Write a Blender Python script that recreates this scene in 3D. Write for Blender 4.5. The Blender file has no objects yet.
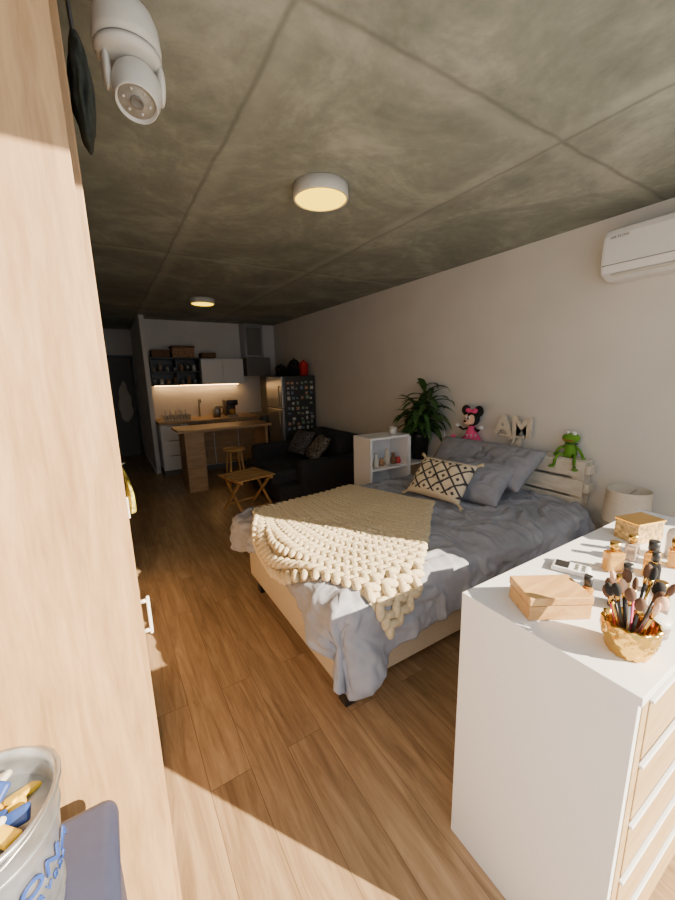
import bpy, bmesh, math, random
from mathutils import Vector, Matrix, noise, Euler
random.seed(7)
S=bpy.context.scene
COL=S.collection

# ---------------------------------------------------------------- materials
def newmat(name):
    m=bpy.data.materials.new(name); m.use_nodes=True
    nt=m.node_tree; b=nt.nodes['Principled BSDF']
    return m,nt,b
def N(nt,t,**k):
    n=nt.nodes.new(t)
    for a,v in k.items(): setattr(n,a,v)
    return n
def setin(n,**k):
    for a,v in k.items(): n.inputs[a.replace('_',' ')].default_value=v
def c4(c): return (c[0],c[1],c[2],1)
def plain(name,c,rough=.5,metal=0,bump=0,bscale=60,var=.06,emit=None,es=0,trans=0,alpha=1):
    m,nt,b=newmat(name)
    tc=N(nt,'ShaderNodeTexCoord'); no=N(nt,'ShaderNodeTexNoise'); no.inputs['Scale'].default_value=bscale
    nt.links.new(tc.outputs['Object'],no.inputs['Vector'])
    r=N(nt,'ShaderNodeValToRGB')
    r.color_ramp.elements[0].position=.3;r.color_ramp.elements[1].position=.7
    r.color_ramp.elements[0].color=c4([x*(1-var) for x in c]); r.color_ramp.elements[1].color=c4([min(1,x*(1+var)) for x in c])
    nt.links.new(no.outputs['Fac'],r.inputs['Fac']); nt.links.new(r.outputs['Color'],b.inputs['Base Color'])
    b.inputs['Roughness'].default_value=rough; b.inputs['Metallic'].default_value=metal
    if trans: b.inputs['Transmission Weight'].default_value=trans
    if bump:
        bp=N(nt,'ShaderNodeBump'); bp.inputs['Strength'].default_value=bump; bp.inputs['Distance'].default_value=.01
        nt.links.new(no.outputs['Fac'],bp.inputs['Height']); nt.links.new(bp.outputs['Normal'],b.inputs['Normal'])
    if emit:
        b.inputs['Emission Color'].default_value=c4(emit); b.inputs['Emission Strength'].default_value=es
    return m
def wood(name,c1,c2,scale=(1,1,1),rough=.45,k=4):
    m,nt,b=newmat(name)
    tc=N(nt,'ShaderNodeTexCoord'); mp=N(nt,'ShaderNodeMapping'); mp.inputs['Scale'].default_value=scale
    nt.links.new(tc.outputs['Object'],mp.inputs['Vector'])
    n1=N(nt,'ShaderNodeTexNoise'); setin(n1,Scale=k,Detail=8,Roughness=.65,Distortion=.6)
    n2=N(nt,'ShaderNodeTexNoise'); setin(n2,Scale=k*5,Detail=4,Roughness=.6)
    nt.links.new(mp.outputs[0],n1.inputs['Vector']); nt.links.new(mp.outputs[0],n2.inputs['Vector'])
    mx=N(nt,'ShaderNodeMath',operation='MULTIPLY_ADD'); mx.inputs[1].default_value=.35
    nt.links.new(n2.outputs['Fac'],mx.inputs[0]); nt.links.new(n1.outputs['Fac'],mx.inputs[2])
    r=N(nt,'ShaderNodeValToRGB'); r.color_ramp.elements[0].position=.5; r.color_ramp.elements[1].position=.82
    r.color_ramp.elements[0].color=c4(c2); r.color_ramp.elements[1].color=c4(c1)
    nt.links.new(mx.outputs[0],r.inputs['Fac']); nt.links.new(r.outputs['Color'],b.inputs['Base Color'])
    b.inputs['Roughness'].default_value=rough
    bp=N(nt,'ShaderNodeBump'); bp.inputs['Strength'].default_value=.12; bp.inputs['Distance'].default_value=.004
    nt.links.new(mx.outputs[0],bp.inputs['Height']); nt.links.new(bp.outputs['Normal'],b.inputs['Normal'])
    return m

def floor_mat():
    m,nt,b=newmat('floor_planks')
    tc=N(nt,'ShaderNodeTexCoord')
    ro=N(nt,'ShaderNodeMapping'); ro.inputs['Rotation'].default_value=(0,0,math.radians(90))
    nt.links.new(tc.outputs['Object'],ro.inputs[0])
    br=N(nt,'ShaderNodeTexBrick'); br.offset=.37; br.offset_frequency=2
    setin(br,Scale=1.0); br.inputs['Brick Width'].default_value=1.28; br.inputs['Row Height'].default_value=.165
    br.inputs['Mortar Size'].default_value=.0012; br.inputs['Mortar Smooth'].default_value=.3; br.inputs['Bias'].default_value=0
    br.inputs['Color1'].default_value=(0,0,0,1); br.inputs['Color2'].default_value=(1,1,1,1); br.inputs['Mortar'].default_value=(.5,.5,.5,1)
    nt.links.new(ro.outputs[0],br.inputs['Vector'])
    mp=N(nt,'ShaderNodeMapping'); mp.inputs['Scale'].default_value=(1.2,13,1)
    add=N(nt,'ShaderNodeVectorMath',operation='ADD'); sc=N(nt,'ShaderNodeVectorMath',operation='SCALE'); sc.inputs['Scale'].default_value=7
    nt.links.new(br.outputs['Color'],sc.inputs[0]); nt.links.new(ro.outputs[0],mp.inputs[0])
    nt.links.new(mp.outputs[0],add.inputs[0]); nt.links.new(sc.outputs[0],add.inputs[1])
    n1=N(nt,'ShaderNodeTexNoise'); setin(n1,Scale=1.6,Detail=9,Roughness=.68,Distortion=.8)
    nt.links.new(add.outputs[0],n1.inputs['Vector'])
    r=N(nt,'ShaderNodeValToRGB'); e=r.color_ramp.elements
    e[0].position=.28; e[0].color=(.175,.108,.058,1); e[1].position=.72; e[1].color=(.49,.345,.20,1)
    x=e.new(.5); x.color=(.335,.220,.120,1)
    nt.links.new(n1.outputs['Fac'],r.inputs['Fac'])
    hv=N(nt,'ShaderNodeHueSaturation'); mr=N(nt,'ShaderNodeMapRange'); mr.inputs['To Min'].default_value=.88; mr.inputs['To Max'].default_value=1.12
    nt.links.new(br.outputs['Color'],mr.inputs['Value']); nt.links.new(mr.outputs[0],hv.inputs['Value']); nt.links.new(r.outputs['Color'],hv.inputs['Color'])
    mix=N(nt,'ShaderNodeMix',data_type='RGBA'); nt.links.new(br.outputs['Fac'],mix.inputs['Factor'])
    nt.links.new(hv.outputs['Color'],mix.inputs['A']); mix.inputs['B'].default_value=(.13,.08,.04,1)
    nt.links.new(mix.outputs['Result'],b.inputs['Base Color'])
    b.inputs['Roughness'].default_value=.36
    bp=N(nt,'ShaderNodeBump'); bp.inputs['Strength'].default_value=.15; bp.inputs['Distance'].default_value=.003
    nt.links.new(n1.outputs['Fac'],bp.inputs['Height']); nt.links.new(bp.outputs['Normal'],b.inputs['Normal'])
    return m
def ceil_mat():
    m,nt,b=newmat('raw_concrete')
    tc=N(nt,'ShaderNodeTexCoord')
    n1=N(nt,'ShaderNodeTexNoise'); setin(n1,Scale=1.5,Detail=12,Roughness=.68,Distortion=.9)
    n2=N(nt,'ShaderNodeTexNoise'); setin(n2,Scale=9,Detail=10,Roughness=.72,Distortion=.3)
    for n in(n1,n2): nt.links.new(tc.outputs['Object'],n.inputs['Vector'])
    ma=N(nt,'ShaderNodeMath',operation='MULTIPLY_ADD'); ma.inputs[1].default_value=.4
    nt.links.new(n2.outputs['Fac'],ma.inputs[0]); nt.links.new(n1.outputs['Fac'],ma.inputs[2])
    r=N(nt,'ShaderNodeValToRGB'); e=r.color_ramp.elements
    e[0].position=.52; e[0].color=(.165,.190,.170,1); e[1].position=.90; e[1].color=(.40,.425,.385,1)
    x=e.new(.70); x.color=(.245,.270,.242,1)
    nt.links.new(ma.outputs[0],r.inputs['Fac'])
    sx=N(nt,'ShaderNodeSeparateXYZ')
    dn=N(nt,'ShaderNodeTexNoise'); setin(dn,Scale=3,Detail=6)
    nt.links.new(tc.outputs['Object'],dn.inputs['Vector'])
    vs=N(nt,'ShaderNodeVectorMath',operation='SCALE'); vs.inputs['Scale'].default_value=.05; nt.links.new(dn.outputs['Color'],vs.inputs[0])
    va=N(nt,'ShaderNodeVectorMath',operation='ADD'); nt.links.new(tc.outputs['Object'],va.inputs[0]); nt.links.new(vs.outputs[0],va.inputs[1])
    nt.links.new(va.outputs[0],sx.inputs[0])
    def lines(L):
        prev=None
        for ax,p,w in L:
            s=N(nt,'ShaderNodeMath',operation='SUBTRACT'); s.inputs[1].default_value=p+.025; nt.links.new(sx.outputs[ax],s.inputs[0])
            a=N(nt,'ShaderNodeMath',operation='ABSOLUTE'); nt.links.new(s.outputs[0],a.inputs[0])
            q=N(nt,'ShaderNodeMapRange',interpolation_type='SMOOTHSTEP'); q.inputs['From Min'].default_value=0; q.inputs['From Max'].default_value=w
            q.inputs['To Min'].default_value=1; q.inputs['To Max'].default_value=0; nt.links.new(a.outputs[0],q.inputs['Value'])
            if prev is None: prev=q.outputs[0]
            else:
                mm=N(nt,'ShaderNodeMath',operation='MAXIMUM'); nt.links.new(prev,mm.inputs[0]); nt.links.new(q.outputs[0],mm.inputs[1]); prev=mm.outputs[0]
        return prev
    dark=lines((('X',.57,.018),('X',1.88,.018),('X',-.4,.02),('Y',1.08,.018),('Y',3.5,.018),('Y',5.9,.02)))
    pale=lines((('X',.62,.08),('X',1.83,.08),('Y',1.13,.07),('Y',3.55,.07),('Y',5.95,.07)))
    k2=N(nt,'ShaderNodeMath',operation='MULTIPLY'); nt.links.new(pale,k2.inputs[0]); k2.inputs[1].default_value=.35
    mixp=N(nt,'ShaderNodeMix',data_type='RGBA'); nt.links.new(k2.outputs[0],mixp.inputs['Factor'])
    nt.links.new(r.outputs['Color'],mixp.inputs['A']); mixp.inputs['B'].default_value=(.42,.44,.40,1)
    k=N(nt,'ShaderNodeMath',operation='MULTIPLY'); nt.links.new(dark,k.inputs[0]); nt.links.new(n2.outputs['Fac'],k.inputs[1])
    mix=N(nt,'ShaderNodeMix',data_type='RGBA'); nt.links.new(k.outputs[0],mix.inputs['Factor'])
    nt.links.new(mixp.outputs['Result'],mix.inputs['A']); mix.inputs['B'].default_value=(.10,.112,.10,1)
    nt.links.new(mix.outputs['Result'],b.inputs['Base Color']); b.inputs['Roughness'].default_value=.7
    bp=N(nt,'ShaderNodeBump'); bp.inputs['Strength'].default_value=.3; bp.inputs['Distance'].default_value=.01
    nt.links.new(ma.outputs[0],bp.inputs['Height']); nt.links.new(bp.outputs['Normal'],b.inputs['Normal'])
    return m
def diamond_mat():
    m,nt,b=newmat('boho_diamond_weave')
    uv=N(nt,'ShaderNodeUVMap'); uv.uv_map='UVMap'
    sx=N(nt,'ShaderNodeSeparateXYZ'); nt.links.new(uv.outputs[0],sx.inputs[0])
    def M(op,a,bv=None,c=None):
        n=N(nt,'ShaderNodeMath',operation=op)
        for i,v in enumerate((a,bv,c)):
            if v is None: continue
            if isinstance(v,(int,float)): n.inputs[i].default_value=v
            else: nt.links.new(v,n.inputs[i])
        return n.outputs[0]
    fx=M('ABSOLUTE',M('SUBTRACT',M('FRACT',M('MULTIPLY',sx.outputs['X'],4.0)),.5))
    fy=M('ABSOLUTE',M('SUBTRACT',M('FRACT',M('MULTIPLY',sx.outputs['Y'],3.0)),.5))
    d=M('ADD',fx,fy)
    line=M('LESS_THAN',M('ABSOLUTE',M('SUBTRACT',d,.5)),.09)
    dot=M('LESS_THAN',d,.13)
    edge=M('GREATER_THAN',M('ABSOLUTE',M('SUBTRACT',sx.outputs['Y'],.5)),.40)
    fac=M('MAXIMUM',line,dot)
    fac=M('MULTIPLY',fac,M('SUBTRACT',1,edge))
    mix=N(nt,'ShaderNodeMix',data_type='RGBA'); nt.links.new(fac,mix.inputs['Factor'])
    mix.inputs['A'].default_value=(.62,.54,.40,1); mix.inputs['B'].default_value=(.045,.045,.055,1)
    nt.links.new(mix.outputs['Result'],b.inputs['Base Color']); b.inputs['Roughness'].default_value=.95
    return m

M_white=plain('white_paint',(.68,.67,.65),.85,bscale=3,var=.03)
M_lam=plain('white_laminate',(.76,.77,.79),.35,var=.01)
M_wplastic=plain('white_plastic',(.62,.61,.57),.4,var=.02)
M_oakV=wood('oak_vertical',(.41,.265,.135),(.25,.148,.070),(5,5,.5),.5)
M_oakX=wood('light_pine',(.58,.36,.145),(.42,.23,.085),(1,8,8),.45)
M_oakT=wood('table_oak',(.46,.31,.17),(.31,.19,.10),(1,8,8),.45)
M_draw=wood('drawer_birch',(.46,.32,.16),(.35,.23,.10),(.8,6,9),.45)
M_floor=floor_mat(); M_ceil=ceil_mat()
M_black=plain('black_plastic',(.015,.015,.016),.4)
M_dark=plain('dark_fabric',(.028,.029,.034),.95,bump=.3,bscale=90,var=.25)
M_duvet=plain('washed_grey_duvet',(.29,.305,.36),.95,bump=.25,bscale=18,var=.07)
M_pillow=plain('grey_pillowcase',(.26,.27,.315),.95,bump=.25,bscale=18,var=.07)
M_knit=plain('beige_merino',(.56,.47,.31),1,bump=.5,bscale=70,var=.10)
M_base=plain('beige_upholstery',(.50,.43,.32),.95,bump=.2,bscale=120,var=.06)
M_pallet=wood('whitewashed_pallet',(.74,.70,.62),(.58,.52,.43),(6,1.5,6),.7)
M_steel=plain('brushed_steel',(.36,.37,.38),.35,.85,var=.05)
M_galv=plain('galvanised_metal',(.34,.36,.39),.38,.75,bscale=25,var=.3)
M_gold=plain('gold_metal',(.72,.44,.10),.25,1,var=.05)
M_blue=plain('navy_blue_plastic',(.035,.042,.085),.5)
M_blueink=plain('blue_print',(.02,.06,.26),.5)
M_yellow=plain('yellow_plastic',(.80,.52,.03),.45)
M_leaf=plain('leaf_green',(.04,.10,.025),.45,var=.4,bscale=12)
M_jacket=plain('dark_jacket_cloth',(.018,.024,.020),.9,bump=.4,bscale=40,var=.3)
M_green=plain('frog_green_plush',(.11,.28,.025),.95,bump=.3)
M_pink=plain('pink_felt',(.75,.08,.24),.8)
M_blackfelt=plain('black_felt',(.012,.012,.013),.95)
M_skin=plain('peach_felt',(.75,.48,.33),.9)
M_shade=plain('linen_shade',(.64,.59,.51),.9,bump=.25,bscale=160,var=.10)
M_lampon=plain('lamp_diffuser',(.30,.20,.04),.5,emit=(1,.62,.01),es=4.2)
M_led=plain('led_strip',(1,.8,.5),.5,emit=(1,.55,.20),es=26)
M_glass=plain('amber_glass',(.80,.45,.10),.08,trans=.6)
M_clear=plain('smoky_glass',(.62,.50,.42),.08,trans=.6)
M_card=plain('brown_cardboard',(.36,.20,.11),.7,bscale=45,var=.6)
M_gift=plain('ornate_gold_print',(.42,.28,.11),.5,bscale=60,var=.7)
M_red=plain('red_enamel',(.55,.03,.03),.4)
M_grey=plain('grey_panel',(.16,.16,.15),.6)
M_brist=plain('brown_bristle',(.10,.05,.03),.9)
M_fridge=plain('fridge_dark_steel',(.07,.073,.077),.4,.5)
M_diam=diamond_mat()
M_wicker=plain('wicker',(.20,.11,.06),.9,bump=.6,bscale=90,var=.3)
M_tile=plain('balcony_tile',(.36,.34,.32),.7,bscale=6)
M_photo=[plain('print_%d'%i,c,.5,var=.3,bscale=40) for i,c in enumerate([(.6,.58,.52),(.35,.3,.28),(.18,.25,.35),(.5,.3,.2),(.25,.35,.25)])]

# ---------------------------------------------------------------- geometry helpers
def group(name,loc=(0,0,0)):
    e=bpy.data.objects.new(name,None); e.empty_display_size=.05; e.location=loc; COL.objects.link(e); return e
def link(name,me,mat,parent=None,smooth=False):
    o=bpy.data.objects.new(name,me); COL.objects.link(o)
    if mat:
        for mm in (mat if isinstance(mat,list) else [mat]): me.materials.append(mm)
    if smooth:
        for p in me.polygons: p.use_smooth=True
    if parent is not None:
        o.parent=parent; o.matrix_parent_inverse=Matrix.Translation(parent.location).inverted()
    return o
def frombm(name,bm,mat,parent=None,smooth=False,mtx=None):
    if mtx is not None: bm.transform(mtx)
    bmesh.ops.recalc_face_normals(bm,faces=bm.faces)
    me=bpy.data.meshes.new(name); bm.to_mesh(me); bm.free()
    return link(name,me,mat,parent,smooth)
def box(name,a,b,mat,parent=None,bev=.003,mtx=None,seg=2):
    bm=bmesh.new(); bmesh.ops.create_cube(bm,size=1)
    s=[abs(b[i]-a[i]) for i in range(3)]; c=[(a[i]+b[i])/2 for i in range(3)]
    for v in bm.verts: v.co=Vector((v.co.x*s[0]+c[0],v.co.y*s[1]+c[1],v.co.z*s[2]+c[2]))
    bv=min(bev,min(s)*.45)
    if bv>0: bmesh.ops.bevel(bm,geom=list(bm.edges),offset=bv,segments=seg,profile=.5,affect='EDGES')
    return frombm(name,bm,mat,parent,bev>.012,mtx)
def cyl(name,p0,p1,r0,mat,parent=None,r1=None,n=24,smooth=True):
    p0=Vector(p0);p1=Vector(p1); r1=r0 if r1 is None else r1
    d=p1-p0; bm=bmesh.new()
    bmesh.ops.create_cone(bm,cap_ends=True,segments=n,radius1=r0,radius2=r1,depth=d.length)
    q=d.to_track_quat('Z','Y').to_matrix().to_4x4()
    o=frombm(name,bm,mat,parent,False,Matrix.Translation((p0+p1)/2)@q)
    if smooth:
        for p in o.data.polygons: p.use_smooth=len(p.vertices)==4
    return o
def lathe(name,prof,c,mat,parent=None,n=36,mtx=None,smooth=True,rfun=None):
    bm=bmesh.new(); rings=[]
    for r,z in prof:
        ring=[]
        for i in range(n):
            a=2*math.pi*i/n; rr=r*(rfun(a,z) if rfun else 1)
            ring.append(bm.verts.new((rr*math.cos(a),rr*math.sin(a),z)))
        rings.append(ring)
    for k in range(len(rings)-1):
        for i in range(n):
            bm.faces.new((rings[k][i],rings[k][(i+1)%n],rings[k+1][(i+1)%n],rings[k+1][i]))
    for rg in (rings[0],rings[-1]):
        try: bm.faces.new(rg)
        except: pass
    M=Matrix.Translation(c)
    if mtx is not None: M=M@mtx
    return frombm(name,bm,mat,parent,smooth,M)
def ball(name,c,r,mat,parent=None,rot=None,n=20):
    if isinstance(r,(int,float)): r=(r,r,r)
    bm=bmesh.new(); bmesh.ops.create_uvsphere(bm,u_segments=n,v_segments=n//2+2,radius=1)
    M=Matrix.Translation(c)@(Euler(rot).to_matrix().to_4x4() if rot else Matrix())@Matrix.Diagonal((*r,1))
    return frombm(name,bm,mat,parent,True,M)
def tube(name,pts,rad,mat,parent=None,n=10):
    bm=bmesh.new(); pts=[Vector(p) for p in pts]; rings=[]
    up=Vector((.13,.21,1)).normalized()
    for i,p in enumerate(pts):
        t=(pts[min(i+1,len(pts)-1)]-pts[max(i-1,0)]).normalized()
        a=t.cross(up)
        if a.length<.05: a=t.cross(Vector((1,0,0)))
        a.normalize(); b=t.cross(a); r=rad[i] if isinstance(rad,(list,tuple)) else rad
        rings.append([bm.verts.new(p+a*r*math.cos(2*math.pi*k/n)+b*r*math.sin(2*math.pi*k/n)) for k in range(n)])
    for k in range(len(rings)-1):
        for i in range(n): bm.faces.new((rings[k][i],rings[k][(i+1)%n],rings[k+1][(i+1)%n],rings[k+1][i]))
    bm.faces.new(rings[0]); bm.faces.new(rings[-1])
    return frombm(name,bm,mat,parent,True)
def text(name,s,size,ext,M,mat,parent=None,off=0):
    cu=bpy.data.curves.new(name,'FONT'); cu.body=s; cu.size=size; cu.extrude=ext; cu.offset=off
    cu.align_x='CENTER'; o=bpy.data.objects.new(name,cu); COL.objects.link(o); cu.materials.append(mat)
    bpy.context.view_layer.update()
    me=bpy.data.meshes.new_from_object(o); bpy.data.objects.remove(o)
    me.transform(M); return link(name,me,None,parent)
def slab(name,a,b,mat): return box(name,a,b,mat,None,0)

# ---------------------------------------------------------------- room shell
XR,XL,YF,YB,H=3.05,-.64,7.35,.08,2.6
slab('floor',(XL-.1,YB-.15,-.1),(XR+.1,9.1,0),M_floor)
slab('ceiling',(XL-.1,YB-.15,H),(XR+.1,9.1,H+.15),M_ceil)
slab('wall_right',(XR,YB-.15,0),(XR+.12,9.1,H),M_white)
slab('wall_left',(XL-.12,YB-.15,0),(XL,9.1,H),M_white)
slab('wall_kitchen',(.60,YF,0),(XR,YF+.1,H),M_white)
slab('wall_partition',(.60,6.9,0),(.67,YF,H),M_white)
slab('wall_corridor_end',(XL,9.0,0),(.7,9.1,H),M_white)
slab('wall_corridor_side',(.60,YF+.1,0),(.67,9.0,H),M_white)
OX0,OX1,OZ=-.62,2.42,2.6
slab('wall_window_right',(OX1,YB-.15,0),(XR,YB,H),M_white)
w=group('window_1')
fr=plain('dark_aluminium',(.05,.05,.055),.4,.5)
box('frame_right',(OX1-.04,YB-.12,0),(OX1,YB-.03,OZ),fr,w)
box('frame_left',(XL,YB-.12,0),(XL+.04,YB-.03,OZ),fr,w)
box('frame_top',(XL+.04,YB-.12,OZ-.03),(OX1-.04,YB-.03,OZ),fr,w)
slab('balcony_floor',(-3,-3,-.16),(5,YB-.15,-.06),M_tile)
box('baseboard_right',(XR-.012,YB,0),(XR,YF,.07),M_lam,None)
box('baseboard_partition',(.588,6.88,0),(.60,9.0,.07),M_lam,None)
d=group('door_1')
box('leaf',(.06,8.965,0.01),(.52,8.995,2.03),M_grey,d)
box('frame_left',(.0,8.95,0),(.06,9.0,2.08),M_black,d); box('frame_right',(.52,8.95,0),(.58,9.0,2.08),M_black,d); box('frame_top',(.06,8.95,2.03),(.52,9.0,2.08),M_black,d)
cyl('handle',(.12,8.93,1.0),(.22,8.93,1.0),.01,M_steel,d)
g=group('hanging_coat')
bm=bmesh.new(); bmesh.ops.create_uvsphere(bm,u_segments=24,v_segments=16,radius=1)
for v in bm.verts:
    z=v.co.z; f=.75+.25*(-z); v.co=Vector((.34+v.co.x*.16*f+.012*math.sin(9*z),8.88+v.co.y*.05,1.15+z*.42))
frombm('coat',bm,M_shade,g,True); cyl('hook',(.34,8.96,1.55),(.34,8.9,1.57),.008,M_steel,g)

# ---------------------------------------------------------------- wardrobe (left)
w=group('wardrobe')
box('side_panel',(XL+.01,.85,0.0),(.000,.885,2.58),M_oakV,w,.001)
box('carcass',(XL+.01,.885,0.06),(-.01,3.2,2.58),M_oakV,w,.001)
box('plinth',(XL+.01,.885,0),(-.03,3.2,.06),M_oakV,w,0)
for i in range(5):
    y0=.90+i*.46
    box('door_%d'%i,(-.009,y0,.07),(.012,y0+.452,2.57),M_oakV,w,.002)
    if i in(0,2):
        yy=y0+.05
        for z in (.99,1.07): cyl('handle_post_%d'%i,(.012,yy,z),(.028,yy,z),.005,M_wplastic,w,n=10)
        box('handle_bar_%d'%i,(.024,yy-.006,.98),(.032,yy+.006,1.08),M_wplastic,w,.003)
# dark jacket hanging from the top of the wardrobe
g=group('dark_hanging_jacket')
bm=bmesh.new(); bmesh.ops.create_icosphere(bm,subdivisions=4,radius=1)
for v in bm.verts:
    c=v.co.copy(); n=noise.noise(c*2.5)*.3+.12*math.sin(7*c.y+2*c.z); tp=1-.25*c.z
    v.co=Vector((.040+c.x*.021*(1+n),1.12+c.y*.06*(1+n)*tp,2.23+c.z*.110*(1+n*.3)))
frombm('jacket_body',bm,M_jacket,g,True)
tube('jacket_loop',[(.038,1.11,2.31),(.032,1.115,2.45),(.028,1.12,2.592),(.032,1.125,2.45),(.038,1.13,2.31)],.004,M_black,g)
g=group('patterned_towel')
bm=bmesh.new(); R=[]
for i in range(14):
    row=[]
    for j in range(18):
        t=j/17; y=2.30+.16*i/13; x=.028+.025*math.sin(i*.9)*t+.035*t*(1-t)*2
        row.append(bm.verts.new((max(x,.02)+.02*t,y,1.13-.27*t)))
    R.append(row)
for i in range(13):
    for j in range(17): bm.faces.new((R[i][j],R[i+1][j],R[i+1][j+1],R[i][j+1]))
o=frombm('cloth',bm,plain('yellow_print',(.42,.38,.06),.9,bscale=30,var=.8),g,True)
sm=o.modifiers.new('s','SOLIDIFY'); sm.thickness=.006
cyl('hook',(.012,2.38,1.13),(.05,2.38,1.14),.006,M_steel,g)

# ---------------------------------------------------------------- security camera
g=group('security_camera')
cx,cy=.155,1.22
lathe('ceiling_mount',[(.045,0),(.055,.01),(.055,.045),(.05,.06)],(cx-.02,cy,H-.06),M_wplastic,g)
cyl('neck',(cx-.02,cy,H-.06),(cx-.01,cy,2.475),.03,M_wplastic,g)
lathe('upper_dome',[(.012,.095),(.045,.09),(.064,.072),(.075,.045),(.078,.01),(.077,-.01)],(cx,cy,2.415),M_wplastic,g)
lathe('seam_ring',[(.072,0),(.0745,-.001),(.0745,-.005),(.072,-.006)],(cx,cy,2.405),M_grey,g)
lathe('lower_skirt',[(.077,0),(.076,-.008),(.070,-.016),(.058,-.020),(0,-.020)],(cx,cy,2.400),M_wplastic,g)
tl=Euler((math.radians(-22),math.radians(8),0)).to_matrix().to_4x4()
lc=(cx+.010,cy-.008,2.325)
lathe('lens_housing',[(.0,.060),(.025,.056),(.045,.044),(.056,.022),(.058,0),(.056,-.022),(.050,-.040),(.0485,-.046),(.0465,-.047),(.0455,-.043),(.043,-.036),(0,-.036)],lc,M_wplastic,g,n=48,mtx=tl)
lathe('lens_window',[(0,-.0375),(.043,-.0375),(.043,-.0365),(0,-.0365)],lc,plain('smoked_window',(.30,.29,.26),.2),g,mtx=tl)
lathe('lens_barrel',[(.014,-.037),(.016,-.042),(.013,-.043),(.010,-.040),(0,-.040)],lc,M_grey,g,mtx=tl)
for k in range(6):
    a=k*math.pi/3; v=tl@Vector((.030*math.cos(a),.030*math.sin(a),-.038)); ball('ir_led_%d'%k,(lc[0]+v.x,lc[1]+v.y,lc[2]+v.z),.0035,M_wplastic,g,n=8)
for s in (-1,1): ball('yoke_%d'%s,(cx+.008+s*.062,cy,2.355),(.011,.030,.046),M_wplastic,g)
tube('cable',[(cx-.03,cy,2.57),(cx-.08,cy+.01,2.575),(.02,1.24,2.58)],.008,M_wplastic,g)
box('cable_box',(.03,1.08,2.56),(.12,1.16,2.598),M_wplastic,g,.008)

# ---------------------------------------------------------------- ceiling lamps
def clamp_light(loc,r):
    g=group('ceiling_lamp',(loc[0],loc[1],H))
    x,y=loc
    lathe('housing',[(r*.9,0),(r,-.002),(r,-.06),(r*.985,-.066),(r*.93,-.066),(r*.92,-.05),(0,-.05)],(x,y,H),M_wplastic,g,n=56)
    lathe('diffuser',[(0,-.069),(r*.86,-.068),(r*.925,-.060),(r*.925,-.051),(0,-.051)],(x,y,H),M_lampon,g,n=56)
clamp_light((1.13,1.96),.15)
clamp_light((1.22,5.25),.15)

# ---------------------------------------------------------------- AC
g=group('air_conditioner')
prof=[(3.05,2.47),(2.88,2.47),(2.852,2.455),(2.838,2.42),(2.835,2.24),(2.85,2.20),(2.93,2.165),(3.05,2.165)]
bm=bmesh.new(); ys=(.5,.515,1.295,1.31); rg=[]
for y in ys:
    sc=.985 if y in(.5,1.31) else 1
    rg.append([bm.verts.new((3.05-(3.05-x)*sc,y,2.317+(z-2.317)*sc)) for x,z in prof])
for k in range(3):
    for i in range(8): bm.faces.new((rg[k][i],rg[k][(i+1)%8],rg[k+1][(i+1)%8],rg[k+1][i]))
bm.faces.new(rg[0]); bm.faces.new(rg[-1]); frombm('body',bm,M_lam,g)
box('louvre',(2.845,.56,2.188),(2.925,1.25,2.196),M_wplastic,g,.002,mtx=Matrix.Translation((0,0,-.004)))
box('front_seam',(2.8335,.505,2.246),(2.837,1.305,2.250),M_grey,g,0)
text('badge','AIR FLOW',.022,.0006,Matrix.Translation((2.834,1.22,2.40))@Matrix(((0,0,-1,0),(-1,0,0,0),(0,1,0,0),(0,0,0,1))),M_grey,g)

# ---------------------------------------------------------------- bed
BX0,BX1,BY0,BY1,BT=.78,2.86,1.27,2.58,.605
b=group('bed')
box('base',(BX0,BY0,.13),(BX1,BY1,.38),M_base,b,.015,seg=3)
box('mattress',(BX0+.01,BY0+.01,.385),(BX1-.005,BY1-.01,.585),M_lam,b,.04,seg=4)
for x in(BX0+.07,1.8,BX1-.08):
    for y in(BY0+.07,BY1-.07): box('leg',(x-.035,y-.035,0),(x+.035,y+.035,.13),M_black,b,.006)
h=group('pallet_headboard')
for i,(z0,z1) in enumerate(((.815,.935),(.672,.795),(.535,.655),(.405,.515))):
    box('board_%d'%i,(2.905,1.30,z0),(2.925,2.63,z1),M_pallet,h,.004)
for y in(1.31,1.90,2.53): box('stringer_%d'%int(y*10),(2.927,y,.0),(3.03,y+.09,.925),M_pallet,h,.006)
for z in(.88,.74): box('end_block_%d'%int(z*100),(2.90,1.262,z-.035),(3.0,1.298,z+.035),M_pallet,h,.010)
box('top_board',(2.93,1.30,.926),(3.03,2.63,.942),M_pallet,h,.004)

def drape(p,q,top,x0=BX0,y0=BY0,y1=BY1,r=.055,fl=.0,wav=1):
    dx=max(0,x0-p); dy=max(0,y0-q); dyf=max(0,q-y1)
    ey=dy if dy>0 else -dyf
    d=math.hypot(dx,ey)
    bx=max(p,x0); by=min(max(q,y0),y1)
    if d<1e-6: return Vector((bx,by,top))
    nx,ny=-dx/d,-ey/d
    a=min(d/r,math.pi/2)
    out=r*math.sin(a); down=r*(1-math.cos(a))
    rest=max(0,d-r*math.pi/2); down+=rest
    out+=rest*.10+fl
    s=p*9 if abs(ny)>abs(nx) else q*9
    out+=wav*min(rest,.25)*.22*(noise.noise(Vector((p*6,q*6,3.1)))+.6*math.sin(s*1.6+p*2))
    return Vector((bx+nx*out,by+ny*out,top-down))
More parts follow.
